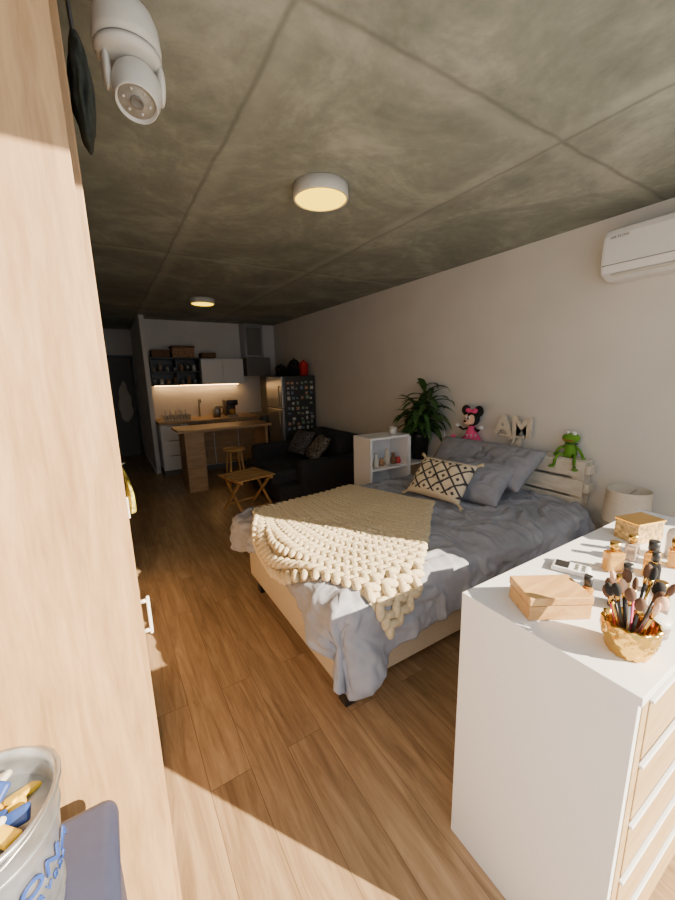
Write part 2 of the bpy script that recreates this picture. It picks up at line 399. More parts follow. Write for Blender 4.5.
# duvet
bm=bmesh.new(); nx,ny=280,230; G=[]
for i in range(nx+1):
    row=[]
    for j in range(ny+1):
        s=i/nx; t=j/ny
        nearh=.30+.10*math.exp(-((s-.06)/.10)**2)-.05*s+.02*math.sin(s*17)
        q=(BY0-nearh)+(t)*((BY1+.22)-(BY0-nearh))
        footh=.15+.04*math.sin(t*9)+.10*math.exp(-((t-.88)/.12)**2)+.10*math.exp(-((t-.12)/.12)**2)
        p=(BX0-footh)+s*((2.83)-(BX0-footh))
        P=drape(p,q,BT)
        wp=p+.10*noise.noise(Vector((p*3,q*3,5))); wq=q+.10*noise.noise(Vector((p*3,q*3,11)))
        w1=noise.noise(Vector((p*2.2+q*1.5,q*2.5-p*.8,1)))*.020
        w2=max(0,1-abs(noise.noise(Vector((wp*4.5+wq*3,wq*5-wp*3,7)))*3.2))**1.5*.020
        w3=max(0,1-abs(noise.noise(Vector((wp*11-wq*5,wq*9+wp*6,2)))*3.2))**1.3*.009
        dd=(w1+w2+w3)
        if q>BY0 and q<BY1 and p>BX0: P.z+=dd+.012
        else:
            nrm=Vector((-(1 if p<BX0 else 0),-(1 if q<BY0 else 0)+(1 if q>BY1 else 0),0.3)).normalized(); P+=nrm*(dd+.014)
        row.append(bm.verts.new(P))
    G.append(row)
for i in range(nx):
    for j in range(ny): bm.faces.new((G[i][j],G[i+1][j],G[i+1][j+1],G[i][j+1]))
o=frombm('duvet',bm,M_duvet,None,True)
sm=o.modifiers.new('s','SOLIDIFY'); sm.thickness=.012; sm.offset=1

# chunky knit blanket
A=Vector((.80,2.48));B=Vector((1.70,2.56));C=Vector((1.97,1.86));D=Vector((.95,1.06))
def BP(s,t):
    P=(A*(1-s)+B*s)*(1-t)+(D*(1-s)+C*s)*t
    P.x-=.22*max(0.0,math.sin(math.pi*t))**1.3*max(0.0,1-s)**1.6
    P.y-=.03*math.sin(5*s)*t
    return P
def BW(s,t,off=.044):
    P=BP(s,t); W=drape(P.x,P.y,BT+.01,r=.06,fl=.004,wav=.4)
    e=.004
    def f(a,b_): 
        p=BP(a,b_); return drape(p.x,p.y,BT+.01,r=.06,fl=.004,wav=.4)
    ts=(f(s+e,t)-f(s-e,t)); tt=(f(s,t+e)-f(s,t-e))
    n=ts.cross(tt)
    if n.length<1e-9: n=Vector((0,0,1))
    n.normalize()
    if n.z<0 and abs(n.z)>.2: n=-n
    if abs(n.z)<=.2 and (n.x>0 if P.x<BX0 else n.y>0): n=-n
    lump=.012*noise.noise(Vector((P.x*4,P.y*4,9)))
    return W+n*(off+lump),ts.normalized(),n
bm=bmesh.new()
ico=bmesh.new(); bmesh.ops.create_uvsphere(ico,u_segments=10,v_segments=8,radius=1)
iv=[v.co.copy() for v in ico.verts]; iff=[[v.index for v in f.verts] for f in ico.faces]; ico.free()
cols,rows=16,30
for i in range(cols):
    for j in range(rows):
        for sd in(-1,1):
            s=(i+.5+sd*.24)/cols; t=(j+.5)/rows
            P,ts,n=BW(s,t)
            n=n.normalized(); tt=n.cross(ts).normalized()
            ang=sd*math.radians(38)+random.uniform(-.1,.1)
            la=(tt*math.cos(ang)+ts*math.sin(ang)*(-1)); wa=n.cross(la)
            L,Wd,T=.045,.022,.021
            k=random.uniform(.92,1.08)
            base=[]
            for c in iv:
                w_=1-.25*c.z
                base.append(bm.verts.new(P+la*c.z*L*k+wa*c.x*Wd*w_*k+n*(c.y*T*k+.006*sd*c.z)))
            for f in iff: bm.faces.new([base[x] for x in f])
bk=[]
for i in range(41):
    bk.append([bm.verts.new(BW(i/40,j/40,.032)[0]) for j in range(41)])
for i in range(40):
    for j in range(40): bm.faces.new((bk[i][j],bk[i+1][j],bk[i+1][j+1],bk[i][j+1]))
frombm('chunky_knit_blanket',bm,M_knit,None,True)

def pillow(name,c,w_,h_,t_,rot,mat,tassel=None,seed=0):
    M=Matrix.Translation(c)@Euler([math.radians(a) for a in rot],'XYZ').to_matrix().to_4x4()
    bm=bmesh.new(); uvl=bm.loops.layers.uv.new('UVMap'); n=36
    for sg in(1,-1):
        g=[]
        for i in range(n+1):
            r=[]
            for j in range(n+1):
                u=-1+2*i/n; v=-1+2*j/n
                th=max(0,(1-abs(u)**2.6)*(1-abs(v)**2.6))**.45
                pin=1-.07*(1-u*u)*abs(v)**3; pin2=1-.07*(1-v*v)*abs(u)**3
                wr=.012*noise.noise(Vector((u*3+seed,v*3,sg)))+.014*(1-2*abs(noise.noise(Vector((u*4,v*4+seed,2)))))
                r.append((bm.verts.new((u*w_/2*pin2,v*h_/2*pin,sg*(t_/2*th+wr*th))),(i/n,j/n)))
            g.append(r)
        for i in range(n):
            for j in range(n):
                q=[g[i][j],g[i+1][j],g[i+1][j+1],g[i][j+1]]
                f=bm.faces.new([x[0] for x in q])
                for l,x in zip(f.loops,q): l[uvl].uv=x[1]
    bmesh.ops.remove_doubles(bm,verts=bm.verts,dist=.0004)
    if tassel is None: return frombm(name,bm,mat,None,True,M)
    g=group(name,c); frombm('cover',bm,mat,g,True,M)
    for k,(sx_,sy_) in enumerate(((1,1),(1,-1),(-1,1),(-1,-1))):
        p=M@Vector((sx_*w_/2,sy_*h_/2,0)); ball('tassel_knot_%d'%k,p,.011,tassel,g)
        q=M@Vector((sx_*(w_/2+.03),sy_*(h_/2+.022),-.01)); cyl('tassel_%d'%k,p,q,.007,tassel,g,r1=.016,n=12)
    return g
def prot(tilt,yaw=0):
    Mx=Matrix(((0,0,-1),(-1,0,0),(0,1,0)))
    lean=Matrix.Rotation(math.radians(tilt),3,'Y')
    yw=Matrix.Rotation(math.radians(yaw),3,'Z')
    e=(yw@lean@Mx).to_euler('XYZ'); return [math.degrees(a) for a in e]
pillow('pillow',(2.68,2.22,.84),.60,.42,.16,prot(45,5),M_pillow,seed=1)
pillow('pillow.001',(2.68,1.84,.850),.60,.42,.17,prot(50,-4),M_pillow,seed=4)
pillow('pillow.002',(2.38,1.88,.765),.60,.44,.17,prot(60,12),M_pillow,seed=7)
pillow('boho_cushion',(2.11,1.94,.80),.48,.34,.14,prot(43,8),M_diam,tassel=M_knit,seed=2)

# ---------------------------------------------------------------- toys on the headboard
def mouse(o):
    g=group('mouse_plush_doll',o); x,y,z=o
    P=lambda a,b_,c:(x+a,y+b_,z+c)
    lathe('dress',[(.0,.15),(.03,.14),(.042,.11),(.05,.08),(.085,.02),(.09,.005),(.0,.0)],P(0,0,.01),M_pink,g)
    for i in range(10):
        a=i*.63; ball('dot_%d'%i,P(-abs(math.cos(a))*.066,math.sin(a)*.066,.05+.02*(i%2)),.009,M_wplastic,g,n=8)
    ball('head',P(0,.0,.215),(.066,.072,.066),M_blackfelt,g)
    ball('face_l',P(-.04,.025,.215),(.034,.034,.048),M_skin,g); ball('face_r',P(-.04,-.025,.215),(.034,.034,.048),M_skin,g)
    ball('muzzle',P(-.068,0,.192),(.034,.046,.028),M_skin,g); ball('nose',P(-.104,0,.203),(.011,.014,.010),M_blackfelt,g)
    for s in(-1,1):
        ball('ear_%d'%s,P(.0,s*.072,.295),(.014,.052,.052),M_blackfelt,g)
        ball('eye_white_%d'%s,P(-.068,s*.020,.232),(.008,.012,.018),M_lam,g); ball('pupil_%d'%s,P(-.076,s*.018,.229),(.004,.006,.010),M_blackfelt,g)
        ball('bow_%d'%s,P(-.012,s*.034,.295),(.018,.036,.024),M_pink,g,rot=(s*.3,0,0))
        tube('arm_%d'%s,[P(0,s*.035,.13),P(-.02,s*.085,.11),P(-.035,s*.12,.135)],.011,M_blackfelt,g)
        ball('glove_%d'%s,P(-.04,s*.135,.148),(.02,.024,.02),M_lam,g)
        tube('leg_%d'%s,[P(-.03,s*.05,.02),P(-.08,s*.09,.02),P(-.10,s*.11,.03)],.012,M_blackfelt,g)
        ball('shoe_%d'%s,P(-.11,s*.125,.035),(.022,.028,.03),M_pink,g)
    ball('bow_knot',P(-.02,0,.295),.014,M_pink,g)
mouse((2.945,2.34,.945))
def frog(o):
    g=group('frog_plush_toy',o); x,y,z=o
    k=1.0
    P=lambda a,b_,c:(x+a*k,y+b_*k,z+c*k)
    lathe('body',[(0,0),(.038,.005),(.046,.03),(.038,.085),(.025,.12),(0,.125)],P(0,0,0),M_green,g)
    ball('head',P(-.01,0,.15),(.05,.062,.042),M_green,g); ball('mouth',P(-.046,0,.137),(.016,.045,.005),M_red,g)
    for s in(-1,1):
        ball('eye_%d'%s,P(-.02,s*.024,.187),.018,M_lam,g); ball('pupil_%d'%s,P(-.035,s*.024,.188),(.004,.008,.004),M_blackfelt,g)
        tube('arm_%d'%s,[P(0,s*.03,.09),P(-.02,s*.075,.065),P(-.02,s*.10,.02)],.010,M_green,g)
        ball('hand_%d'%s,P(-.02,s*.104,.012),(.014,.017,.008),M_green,g)
        tube('leg_%d'%s,[P(-.02,s*.025,.012),P(-.055,s*.06,.03),P(-.078,s*.07,-.02),P(-.078,s*.075,-.06)],.011,M_green,g)
        ball('foot_%d'%s,P(-.09,s*.085,-.07),(.025,.022,.009),M_green,g)
    lathe('collar',[(.018,0),(.045,-.006),(.045,-.010),(.018,-.008)],P(0,0,.115),M_leaf,g,n=11,smooth=False)
frog((2.965,1.44,.944))
LM=Matrix(((0,0,-1,0),(-1,0,0,0),(0,1,0,0),(0,0,0,1)))
g=group('wooden_letters')
M_let=plain('cream_letters',(.66,.60,.50),.6)
text('letters','AM',.24,.012,Matrix.Translation((2.975,1.93,1.05))@LM,M_let,g,.007)
text('letters_lower','24',.12,.010,Matrix.Translation((2.975,1.90,.955))@LM,M_let,g,.004)
box('letter_base',(2.955,1.79,.943),(2.998,2.07,.957),M_let,g)
box('letter_rail',(2.965,1.82,1.035),(2.99,2.05,1.050),M_let,g)

# ---------------------------------------------------------------- cube shelf
g=group('cube_shelf')
x0,x1,xm,y0,y1,zt=2.04,3.03,2.52,2.74,3.02,1.01
t=.022
for n_,xx in (('side_left',x0),('divider_left',xm-t),('divider_right',xm),('side_right',x1-t)):
    box(n_,(xx,y0,.02),(xx+t,y1,zt-t if n_!='side_right' else zt),M_lam,g,.001)
box('top',(x0-.0,y0,zt-t),(xm,y1,zt),M_lam,g,.001)
for k,z in enumerate((.02,.36,.69)):
    box('shelf_l_%d'%k,(x0+t,y0,z),(xm-t,y1,z+t-.004),M_lam,g,.001); box('shelf_r_%d'%k,(xm+t,y0,z),(x1-t,y1,z+t-.004),M_lam,g,.001)
box('back_left',(x0+t,y1-.006,.04),(xm-t,y1,.985),M_lam,g,0)
g=group('shelf_ornaments')
for k,(a,z,hh,mt) in enumerate(((2.11,.709,.08,M_gold),(2.18,.709,.13,M_wplastic),(2.25,.709,.07,M_card),(2.32,.709,.16,M_shade),(2.40,.709,.11,M_wicker),(2.46,.709,.06,M_red),(2.14,.379,.12,M_shade),(2.25,.379,.16,M_card),(2.38,.379,.10,M_wplastic),(2.62,.379,.18,M_wplastic),(2.70,.379,.12,M_gold),(2.80,.379,.14,M_card),(2.90,.379,.2,M_shade))):
    lathe('ornament_%d'%k,[(0,0),(.028,0),(.032,hh*.4),(.018,hh*.75),(.022,hh),(0,hh)],(a,2.84,z),mt,g,n=16)
g=group('candle_holder'); 
lathe('cup',[(0,0),(.035,0),(.04,.07),(.036,.07),(.03,.01),(0,.01)],(2.40,2.85,1.011),M_wplastic,g); 
lathe('candle',[(0,.01),(.03,.01),(.03,.055),(0,.055)],(2.40,2.85,1.011),M_shade,g)

# plant
g=group('potted_plant')
px,py=2.78,2.87
lathe('pot',[(0,0),(.085,0),(.105,.24),(.112,.27),(.10,.27),(.09,.22),(0,.22)],(px,py,.709),M_black,g)
bm=bmesh.new()
def leaf(root,az,el,L,Wd,droop):
    d0=Vector((math.cos(az)*math.cos(el),math.sin(az)*math.cos(el),math.sin(el))); p=root.copy(); d=d0
    side=Vector((-math.sin(az),math.cos(az),0)); prev=None; n=9
    for k in range(n+1):
        t=k/n; wd=Wd*max(0.0,math.sin(math.pi*min(1,(t*.92+.06))))**.8*(1 if t<.9 else .7)
        q=p.copy(); q.x=min(q.x,3.03)
        a=bm.verts.new((min(q.x+side.x*wd,3.035),q.y+side.y*wd,q.z+.3*wd)); m_=bm.verts.new(q); c=bm.verts.new((min(q.x-side.x*wd,3.035),q.y-side.y*wd,q.z+.3*wd))
        if prev: bm.faces.new((prev[0],a,m_,prev[1])); bm.faces.new((prev[1],m_,c,prev[2]))
        prev=(a,m_,c); p=p+d*(L/n); d=(d+Vector((0,0,-droop/n))).normalized()
for st in range(8):
    a=random.uniform(0,6.28); r=random.uniform(0,.06); hgt=random.uniform(1.12,1.46)
    root=Vector((px+r*math.cos(a),py+r*math.sin(a),.93)); tip=Vector((px+2.2*r*math.cos(a),py+2.2*r*math.sin(a),hgt))
    tube('stem_%d'%st,[root,(root+tip)/2+Vector((.01,0,0)),tip],.008,M_leaf,g)
    for k in range(14):
        f=k/13; base=root.lerp(tip,.45+.55*f)
        leaf(base,k*2.4+st+random.uniform(-.3,.3),random.uniform(-.1,.5)+f*.6,random.uniform(.22,.36),random.uniform(.026,.044),random.uniform(.8,2.2))
frombm('leaves',bm,M_leaf,g,True)

# ---------------------------------------------------------------- sofa
g=group('sofa')
box('base',(1.66,4.05,.06),(2.98,5.32,.26),M_dark,g,.03,seg=3)
for k in range(2):
    ya=4.22+k*.49; box('seat_cushion_%d'%k,(1.62,ya,.26),(2.72,ya+.485,.43),M_dark,g,.05,seg=4)
    box('back_cushion_%d'%k,(2.60,ya,.42),(2.86,ya+.485,.80),M_dark,g,.08,seg=4)
box('back',(2.80,4.06,.2),(3.0,5.32,.78),M_dark,g,.05,seg=4)
box('arm_far',(1.75,5.20,.1),(2.98,5.34,.62),M_dark,g,.06,seg=4)
box('arm_near',(1.95,4.02,.1),(2.98,4.21,.55),M_dark,g,.06,seg=4)
for x in(1.75,2.9):
    for y in(4.12,5.26): cyl('foot',(x,y,0),(x,y,.08),.025,M_black,g)
pillow('throw_cushion',(2.40,4.95,.63),.42,.40,.14,prot(38,10),plain('grey_speckle',(.10,.10,.11),.95,bscale=50,var=.9),seed=3)
pillow('throw_cushion.001',(2.38,4.40,.63),.42,.40,.14,prot(40,-15),plain('patterned_fabric',(.14,.13,.12),.95,bscale=35,var=.9),seed=5)

# ---------------------------------------------------------------- folding slatted table
g=group('folding_slat_table')
fx,fy,fz=1.34,4.30,.45
R2=Matrix.Translation((fx,fy,0))@Matrix.Rotation(math.radians(12),4,'Z')
for k in range(6): box('slat_%d'%k,(-.25,-.24+k*.083,fz-.018),(.25,-.24+k*.083+.066,fz),M_oakX,g,.003,mtx=R2)
for s in(-.2,.2):
    box('rail_%d'%int(s*10),(s-.015,-.24,fz-.05),(s+.015,.24,fz-.019),M_oakX,g,.003,mtx=R2)
    for sg in(-1,1):
        a=math.atan2(.41,.42*sg)
        Mx=R2@Matrix.Translation((s+.018*sg,0,.212))@Matrix.Rotation(a,4,'X')
        box('leg_%d_%d'%(int(s*10),sg),(-.011,-.292,-.016),(.011,.292,.016),M_oakX,g,.003,mtx=Mx)
for y in(-.18,.18): box('stretcher_%d'%int(y*100),(-.2,y-.012,.06),(.2,y+.012,.085),M_oakX,g,.003,mtx=R2)

# ---------------------------------------------------------------- stool
g=group('wooden_stool')
sx_,sy_=1.50,5.32
lathe('seat',[(0,0),(.15,0),(.16,.012),(.155,.03),(0,.032)],(sx_,sy_,.56),M_oakX,g)
for k in range(4):
    a=math.pi/4+k*math.pi/2; c_,s_=math.cos(a),math.sin(a)
    cyl('leg_%d'%k,(sx_+.17*c_,sy_+.17*s_,0),(sx_+.10*c_,sy_+.10*s_,.565),.013,M_oakX,g,r1=.017)
for k in range(4):
    a=math.pi/4+k*math.pi/2; b2=a+math.pi/2
    cyl('rung_%d'%k,(sx_+.146*math.cos(a),sy_+.146*math.sin(a),.2),(sx_+.146*math.cos(b2),sy_+.146*math.sin(b2),.2),.009,M_oakX,g)

# ---------------------------------------------------------------- breakfast bar
g=group('breakfast_bar_table')
box('top',(.77,5.36,.865),(2.12,5.96,.90),M_oakT,g,.003)
box('leg_panel_side',(.86,5.42,0),(.89,5.92,.865),M_oakT,g,.002)
box('leg_panel_front',(.89,5.42,0),(1.12,5.45,.865),M_oakT,g,.002)
box('leg_right',(2.03,5.42,0),(2.07,5.92,.865),M_oakT,g,.002)
box('apron',(1.12,5.70,.80),(2.03,5.72,.865),M_oakT,g,.001)
# ---------------------------------------------------------------- kitchen
g=group('kitchen_base_cabinets')
box('carcass',(.69,6.60,.1),(2.36,7.34,.86),M_lam,g,.001); box('plinth',(.69,6.65,0),(2.36,7.34,.1),M_grey,g,0)
box('countertop',(.68,6.54,.86),(2.38,7.345,.90),M_oakT,g,.002)
for k,(a,z0,z1) in enumerate(((.70,.11,.36),(.70,.365,.61),(.70,.615,.855),(1.12,.11,.855),(1.54,.11,.855),(1.96,.11,.855))):
    box('front_%d'%k,(a,6.58,z0),(a+.405,6.599,z1),M_lam if k<3 else M_oakT,g,.002); box('pull_%d'%k,(a+.1,6.57,z1-.02),(a+.3,6.58,z1-.01),M_grey,g,0)
g=group('kitchen_faucet'); tube('spout',[(1.45,7.2,.90),(1.45,7.2,1.15),(1.45,7.17,1.22),(1.45,7.08,1.23),(1.45,7.03,1.17)],.014,M_steel,g); cyl('base',(1.45,7.2,.9),(1.45,7.2,.93),.028,M_steel,g)
g=group('coffee_machine'); box('body',(1.86,6.85,.901),(2.02,7.15,1.2),M_black,g,.015); box('head',(1.84,6.75,1.1),(2.04,6.9,1.2),M_black,g,.015); box('drip_tray',(1.86,6.72,.901),(2.02,6.86,.93),M_steel,g,.003); lathe('jug',[(0,0),(.05,0),(.055,.08),(.03,.11),(0,.11)],(1.94,6.79,.931),M_glass,g)
g=group('electric_kettle'); lathe('body',[(0,0),(.075,0),(.07,.12),(.05,.19),(.02,.2),(0,.21)],(1.70,6.95,.901),M_steel,g); tube('handle',[(1.76,6.95,1.08),(1.81,6.95,1.06),(1.81,6.95,.96),(1.77,6.95,.94)],.01,M_black,g)
g=group('dish_rack')
for k in range(9): box('wire_%d'%k,(.80+k*.05,6.75,.905),(.806+k*.05,7.05,.99),M_steel,g,0)
box('tray',(.78,6.73,.901),(1.24,7.07,.906),M_wplastic,g,0)
for k in range(5): cyl('plate_%d'%k,(.83+k*.08,6.9,1.0),(.838+k*.08,6.9,1.0),.08,M_lam,g)
g=group('white_wall_cabinet')
box('body',(1.50,6.98,1.48),(2.25,7.345,1.93),M_lam,g,.002); box('door_l',(1.50,6.96,1.485),(1.872,6.979,1.925),M_lam,g,.002); box('door_r',(1.878,6.96,1.485),(2.25,6.979,1.925),M_lam,g,.002)
g=group('black_wall_shelf')
for z in(1.48,1.70,1.93): box('board_%d'%int(z*100),(.70,6.98,z),(1.49,7.345,z+.018),M_black,g,0)
for x in(.70,1.09,1.472): box('upright_%d'%int(x*100),(x,6.98,1.498),(x+.018,7.345,1.93),M_black,g,0)
box('back',(.72,7.33,1.5),(1.47,7.344,1.93),M_black,g,0)
g=group('shelf_crockery')
for k in range(14):
    x=.75+(k%7)*.105; x+= .02 if x>1.05 else 0; z=1.499 if k<7 else 1.719
    r=.028; hh=random.uniform(.08,.15)
    lathe('jar_%d'%k,[(0,0),(r,0),(r*1.1,hh*.6),(r*.8,hh),(0,hh)],(x,7.08,z),random.choice([M_steel,M_wplastic,M_galv,M_card,M_clear]),g,n=14)
g=group('led_light_strip'); box('strip',(.75,7.25,1.468),(2.22,7.27,1.479),M_led,g,0)
g=group('storage_baskets')
for k,(a,w_,hh,mt) in enumerate(((.74,.28,.13,M_wicker),(1.06,.36,.17,M_card),(1.54,.25,.09,M_wicker))):
    box('basket_%d'%k,(a,7.02,1.949),(a+w_,7.30,1.949+hh),mt,g,.012)
box('basket_lid',(1.05,7.0,2.122),(1.43,7.32,2.145),M_wicker,g,.008)
g=group('range_hood')
box('duct_cover',(2.34,7.05,1.95),(2.70,7.345,2.58),M_steel,g,.003); box('canopy',(2.30,6.88,1.62),(2.76,7.345,1.95),M_grey,g,.01)
box('panel',(2.38,7.04,2.0),(2.66,7.049,2.5),M_grey,g,0)
g=group('tall_side_panel') ; box('panel',(2.70,6.45,.0),(2.76,7.345,1.6),M_grey,g,.002); box('shelf',(2.40,6.5,.80),(2.69,7.3,.9),M_grey,g,.002); box('oven_front',(2.41,6.6,.1),(2.69,7.3,.8),M_black,g,.002)
g=group('refrigerator')
box('body',(2.47,5.62,.04),(3.03,6.30,1.60),M_fridge,g,.012)
box('door_upper',(2.425,5.63,1.08),(2.468,6.29,1.59),M_steel,g,.008); box('door_lower',(2.425,5.63,.06),(2.468,6.29,1.065),M_steel,g,.008)
cyl('handle_upper',(2.40,5.70,1.12),(2.40,5.70,1.45),.01,M_steel,g); cyl('handle_lower',(2.40,5.70,.6),(2.40,5.70,1.03),.01,M_steel,g)
for z in(1.14,1.43,.62,1.01): cyl('handle_post',(2.40,5.70,z),(2.43,5.70,z),.007,M_steel,g,n=8)
bms=[bmesh.new() for _ in M_photo]
for r in range(10):
    for c in range(6):
        if random.random()<.2: continue
        x=2.51+c*.083+random.uniform(-.01,.01); z=.72+r*.083+random.uniform(-.01,.01); w_=random.uniform(.03,.06); hh=random.uniform(.03,.06)
        bm=random.choice(bms); q=bmesh.ops.create_cube(bm,size=1)
        for v in q['verts']: v.co=Vector((x+(v.co.x+.5)*w_,5.6185+v.co.y*.003,z+(v.co.z+.5)*hh))
for k,bm in enumerate(bms): frombm('photo_magnets_%d'%k,bm,M_photo[k],g)
g=group('cooking_pots')
for k,(a,b_,r,hh,mt) in enumerate(((2.56,5.80,.085,.16,M_black),(2.74,5.85,.10,.22,M_black),(2.90,5.76,.075,.26,M_red),(2.62,6.08,.09,.20,M_black),(2.86,6.05,.09,.30,M_black))):
    lathe('pot_%d'%k,[(0,0),(r,0),(r*1.05,hh*.7),(r*1.1,hh*.72),(r*.6,hh*.9),(.015,hh*.93),(.018,hh),(0,hh)],(a,b_,1.601),mt,g,n=24)
    tube('pot_handle_%d'%k,[(a-r,b_,1.6+hh*.5),(a-r-.03,b_,1.6+hh*.55),(a-r-.0,b_,1.6+hh*.65)],.006,mt,g)

# ---------------------------------------------------------------- dresser
DX0,DX1,DY0,DY1,DZ=.863,2.12,.235,.69,.935
g=group('chest_of_drawers')
box('side_left',(DX0,DY0,0),(DX0+.02,DY1,DZ-.022),M_lam,g,.001)
box('side_right',(DX1-.02,DY0,0),(DX1,DY1,DZ-.022),M_lam,g,.001)
box('top',(DX0-.001,DY0-.006,DZ-.022),(DX1+.001,DY1,DZ),M_lam,g,.0015)
box('back',(DX0+.02,DY1-.01,.02),(DX1-.02,DY1,DZ-.022),M_lam,g,0)
box('carcass',(DX0+.02,DY0+.02,.03),(DX1-.02,DY1-.012,DZ-.023),M_lam,g,0)
box('stile',(DX0+.02,DY0-.002,.0),(DX0+.052,DY0+.02,DZ-.022),M_draw,g,.001)
box('stile_mid',(1.47,DY0+.002,.0),(1.512,DY0+.02,DZ-.022),M_draw,g,.001)
for r in range(5):
    z0=.05+r*.173
    for c,(xa,xb) in enumerate(((DX0+.055,1.467),(1.515,DX1-.022))):
        box('drawer_%d_%d'%(r,c),(xa,DY0-.004,z0),(xb,DY0+.019,z0+.155),M_draw,g,.003)
        box('drawer_pull_%d_%d'%(r,c),(xa,DY0-.010,z0+.150),(xb,DY0+.0,z0+.158),M_lam,g,.002)
T=DZ
g=group('wooden_box',(1.0,.50,T))
RB=Matrix.Translation((1.003,.505,T))@Matrix.Rotation(math.radians(-31),4,'Z')
box('body',(-.085,-.058,.001),(.085,.058,.043),M_oakX,g,.002,mtx=RB); box('lid',(-.087,-.060,.045),(.087,.060,.068),M_oakX,g,.003,mtx=RB)
g=group('gold_woven_bowl')
bx,by=.992,.308
for_w=lambda a,z:1+.035*math.sin(a*13+(1 if int(z/.0125)%2 else -1)*z*150)
lathe('bowl',[(0,.001),(.040,.001)]+[(.040+.018*math.sin(math.pi*(z/.0875)*.62),z) for z in [i*.0035 for i in range(1,24)]]+[(.052,.084),(.047,.06),(.04,.012),(0,.01)],(bx,by,T),M_gold,g,n=96,rfun=for_w)
g=group('makeup_brushes')
hand=[M_black,M_gold,M_pink,M_black,M_steel,M_black]
for k in range(17):
    a=k*2.4; r=.008+.026*((k*7)%10)/10
    b0=Vector((bx+r*math.cos(a)*.5,by+r*math.sin(a)*.5,T+.02)); tipd=Vector((math.cos(a)*.30,math.sin(a)*.30,1)).normalized()
    L=random.uniform(.10,.15); p1=b0+tipd*L
    cyl('handle_%d'%k,b0,p1,.0032,hand[k%6],g,n=10); p2=p1+tipd*.018; cyl('ferrule_%d'%k,p1,p2,.0045,M_gold,g,n=10)
    rr=random.uniform(.006,.013); q=tipd.to_track_quat('Z','Y').to_euler()
    ball('bristles_%d'%k,p2+tipd*.012,(rr,rr,.018),[M_brist,M_blackfelt,M_brist,M_skin][k%4],g,rot=q,n=12)
def bottle(name,x,y,w_,d_,h_,glass,capm,cr=.012,ch=.025,rot=0):
    g=group(name,(x,y,T)); RM=Matrix.Translation((x,y,T))@Matrix.Rotation(rot,4,'Z')
    box('flask',(-w_/2,-d_/2,.001),(w_/2,d_/2,h_),glass,g,.006,mtx=RM)
    cyl('neck',(x,y,T+h_),(x,y,T+h_+.008),cr*.6,M_gold,g,n=16); cyl('cap',(x,y,T+h_+.008),(x,y,T+h_+.008+ch),cr,capm,g,n=20)
bottle('perfume_bottle',1.11,.455,.035,.03,.05,M_glass,M_black,.011,.03,.3)
bottle('perfume_bottle',1.17,.40,.05,.03,.06,M_black,M_gold,.012,.03,-.2)
bottle('perfume_bottle',1.38,.50,.055,.035,.07,M_glass,M_gold,.015,.025,-.5)
bottle('perfume_bottle',1.27,.42,.045,.03,.06,M_clear,M_black,.012,.025,.2)
bottle('perfume_bottle',1.45,.42,.06,.035,.08,M_glass,M_black,.015,.03,.1)
bottle('perfume_bottle',1.24,.33,.04,.04,.05,M_clear,M_gold,.014,.03,.5)
bottle('perfume_bottle',1.52,.50,.05,.035,.06,M_clear,M_gold,.013,.025,.1)
bottle('perfume_bottle',1.34,.38,.035,.03,.09,M_black,M_black,.010,.03,.4)
bottle('perfume_bottle',1.58,.40,.05,.035,.06,M_glass,M_gold,.013,.03,.3)
g=group('lotion_bottle'); lathe('body',[(0,0.001),(.03,.001),(.031,.085),(.026,.10),(.012,.11),(.012,.12),(0,.12)],(1.66,.42,T),M_lam,g); cyl('cap',(1.66,.42,T+.12),(1.66,.42,T+.15),.014,M_wplastic,g)
g=group('cream_jar'); lathe('jar',[(0,.001),(.03,.001),(.032,.03),(.0,.03)],(1.12,.30,T),M_clear,g); lathe('lid',[(0,.031),(.033,.031),(.033,.045),(0,.046)],(1.12,.30,T),M_wplastic,g)
g=group('remote_control',(1.30,.585,T)); RM=Matrix.Translation((1.265,.575,T))@Matrix.Rotation(math.radians(20),4,'Z')
box('case',(-.033,-.055,.001),(.033,.055,.018),M_lam,g,.006,mtx=RM); box('display',(-.025,.005,.0182),(.025,.045,.0195),M_black,g,.001,mtx=RM)
for i in range(3):
    for j in range(2): box('key_%d%d'%(i,j),(-.022+i*.016,-.042+j*.020,.0182),(-.010+i*.016,-.032+j*.020,.020),M_grey,g,.001,mtx=RM)
g=group('ornate_gift_box',(1.74,.56,T)); RM=Matrix.Translation((1.74,.56,T))@Matrix.Rotation(math.radians(-15),4,'Z')
box('carton',(-.07,-.045,.001),(.07,.045,.075),M_gift,g,.002,mtx=RM); box('lid',(-.073,-.048,.076),(.073,.048,.085),M_gold,g,.002,mtx=RM)

# ---------------------------------------------------------------- nightstand + lamp
g=group('nightstand')
box('top',(2.56,.70,.47),(3.02,1.13,.50),M_oakX,g,.004); box('body',(2.59,.73,.14),(3.01,1.11,.468),M_lam,g,.004); box('drawer',(2.572,.75,.30),(2.589,1.09,.455),M_lam,g,.003)
ball('knob',(2.562,.92,.38),.012,M_gold,g)
for x in(2.62,2.98):
    for y in(.76,1.08): cyl('leg',(x,y,0),(x,y,.14),.015,M_oakX,g)
g=group('table_lamp')
LX,LY=2.80,.98
lathe('base',[(0,0),(.06,0),(.065,.03),(.05,.07),(.018,.10),(.01,.13),(0,.13)],(LX,LY,.501),M_wplastic,g)
lathe('shade',[(.122,0),(.130,0),(.131,.008),(.129,.010),(.120,.205),(.121,.207),(.120,.215),(.114,.215),(.122,.004)],(LX,LY,.62),M_shade,g,n=48)
cyl('harp',(LX,LY,.63),(LX,LY,.80),.006,M_steel,g,n=10)
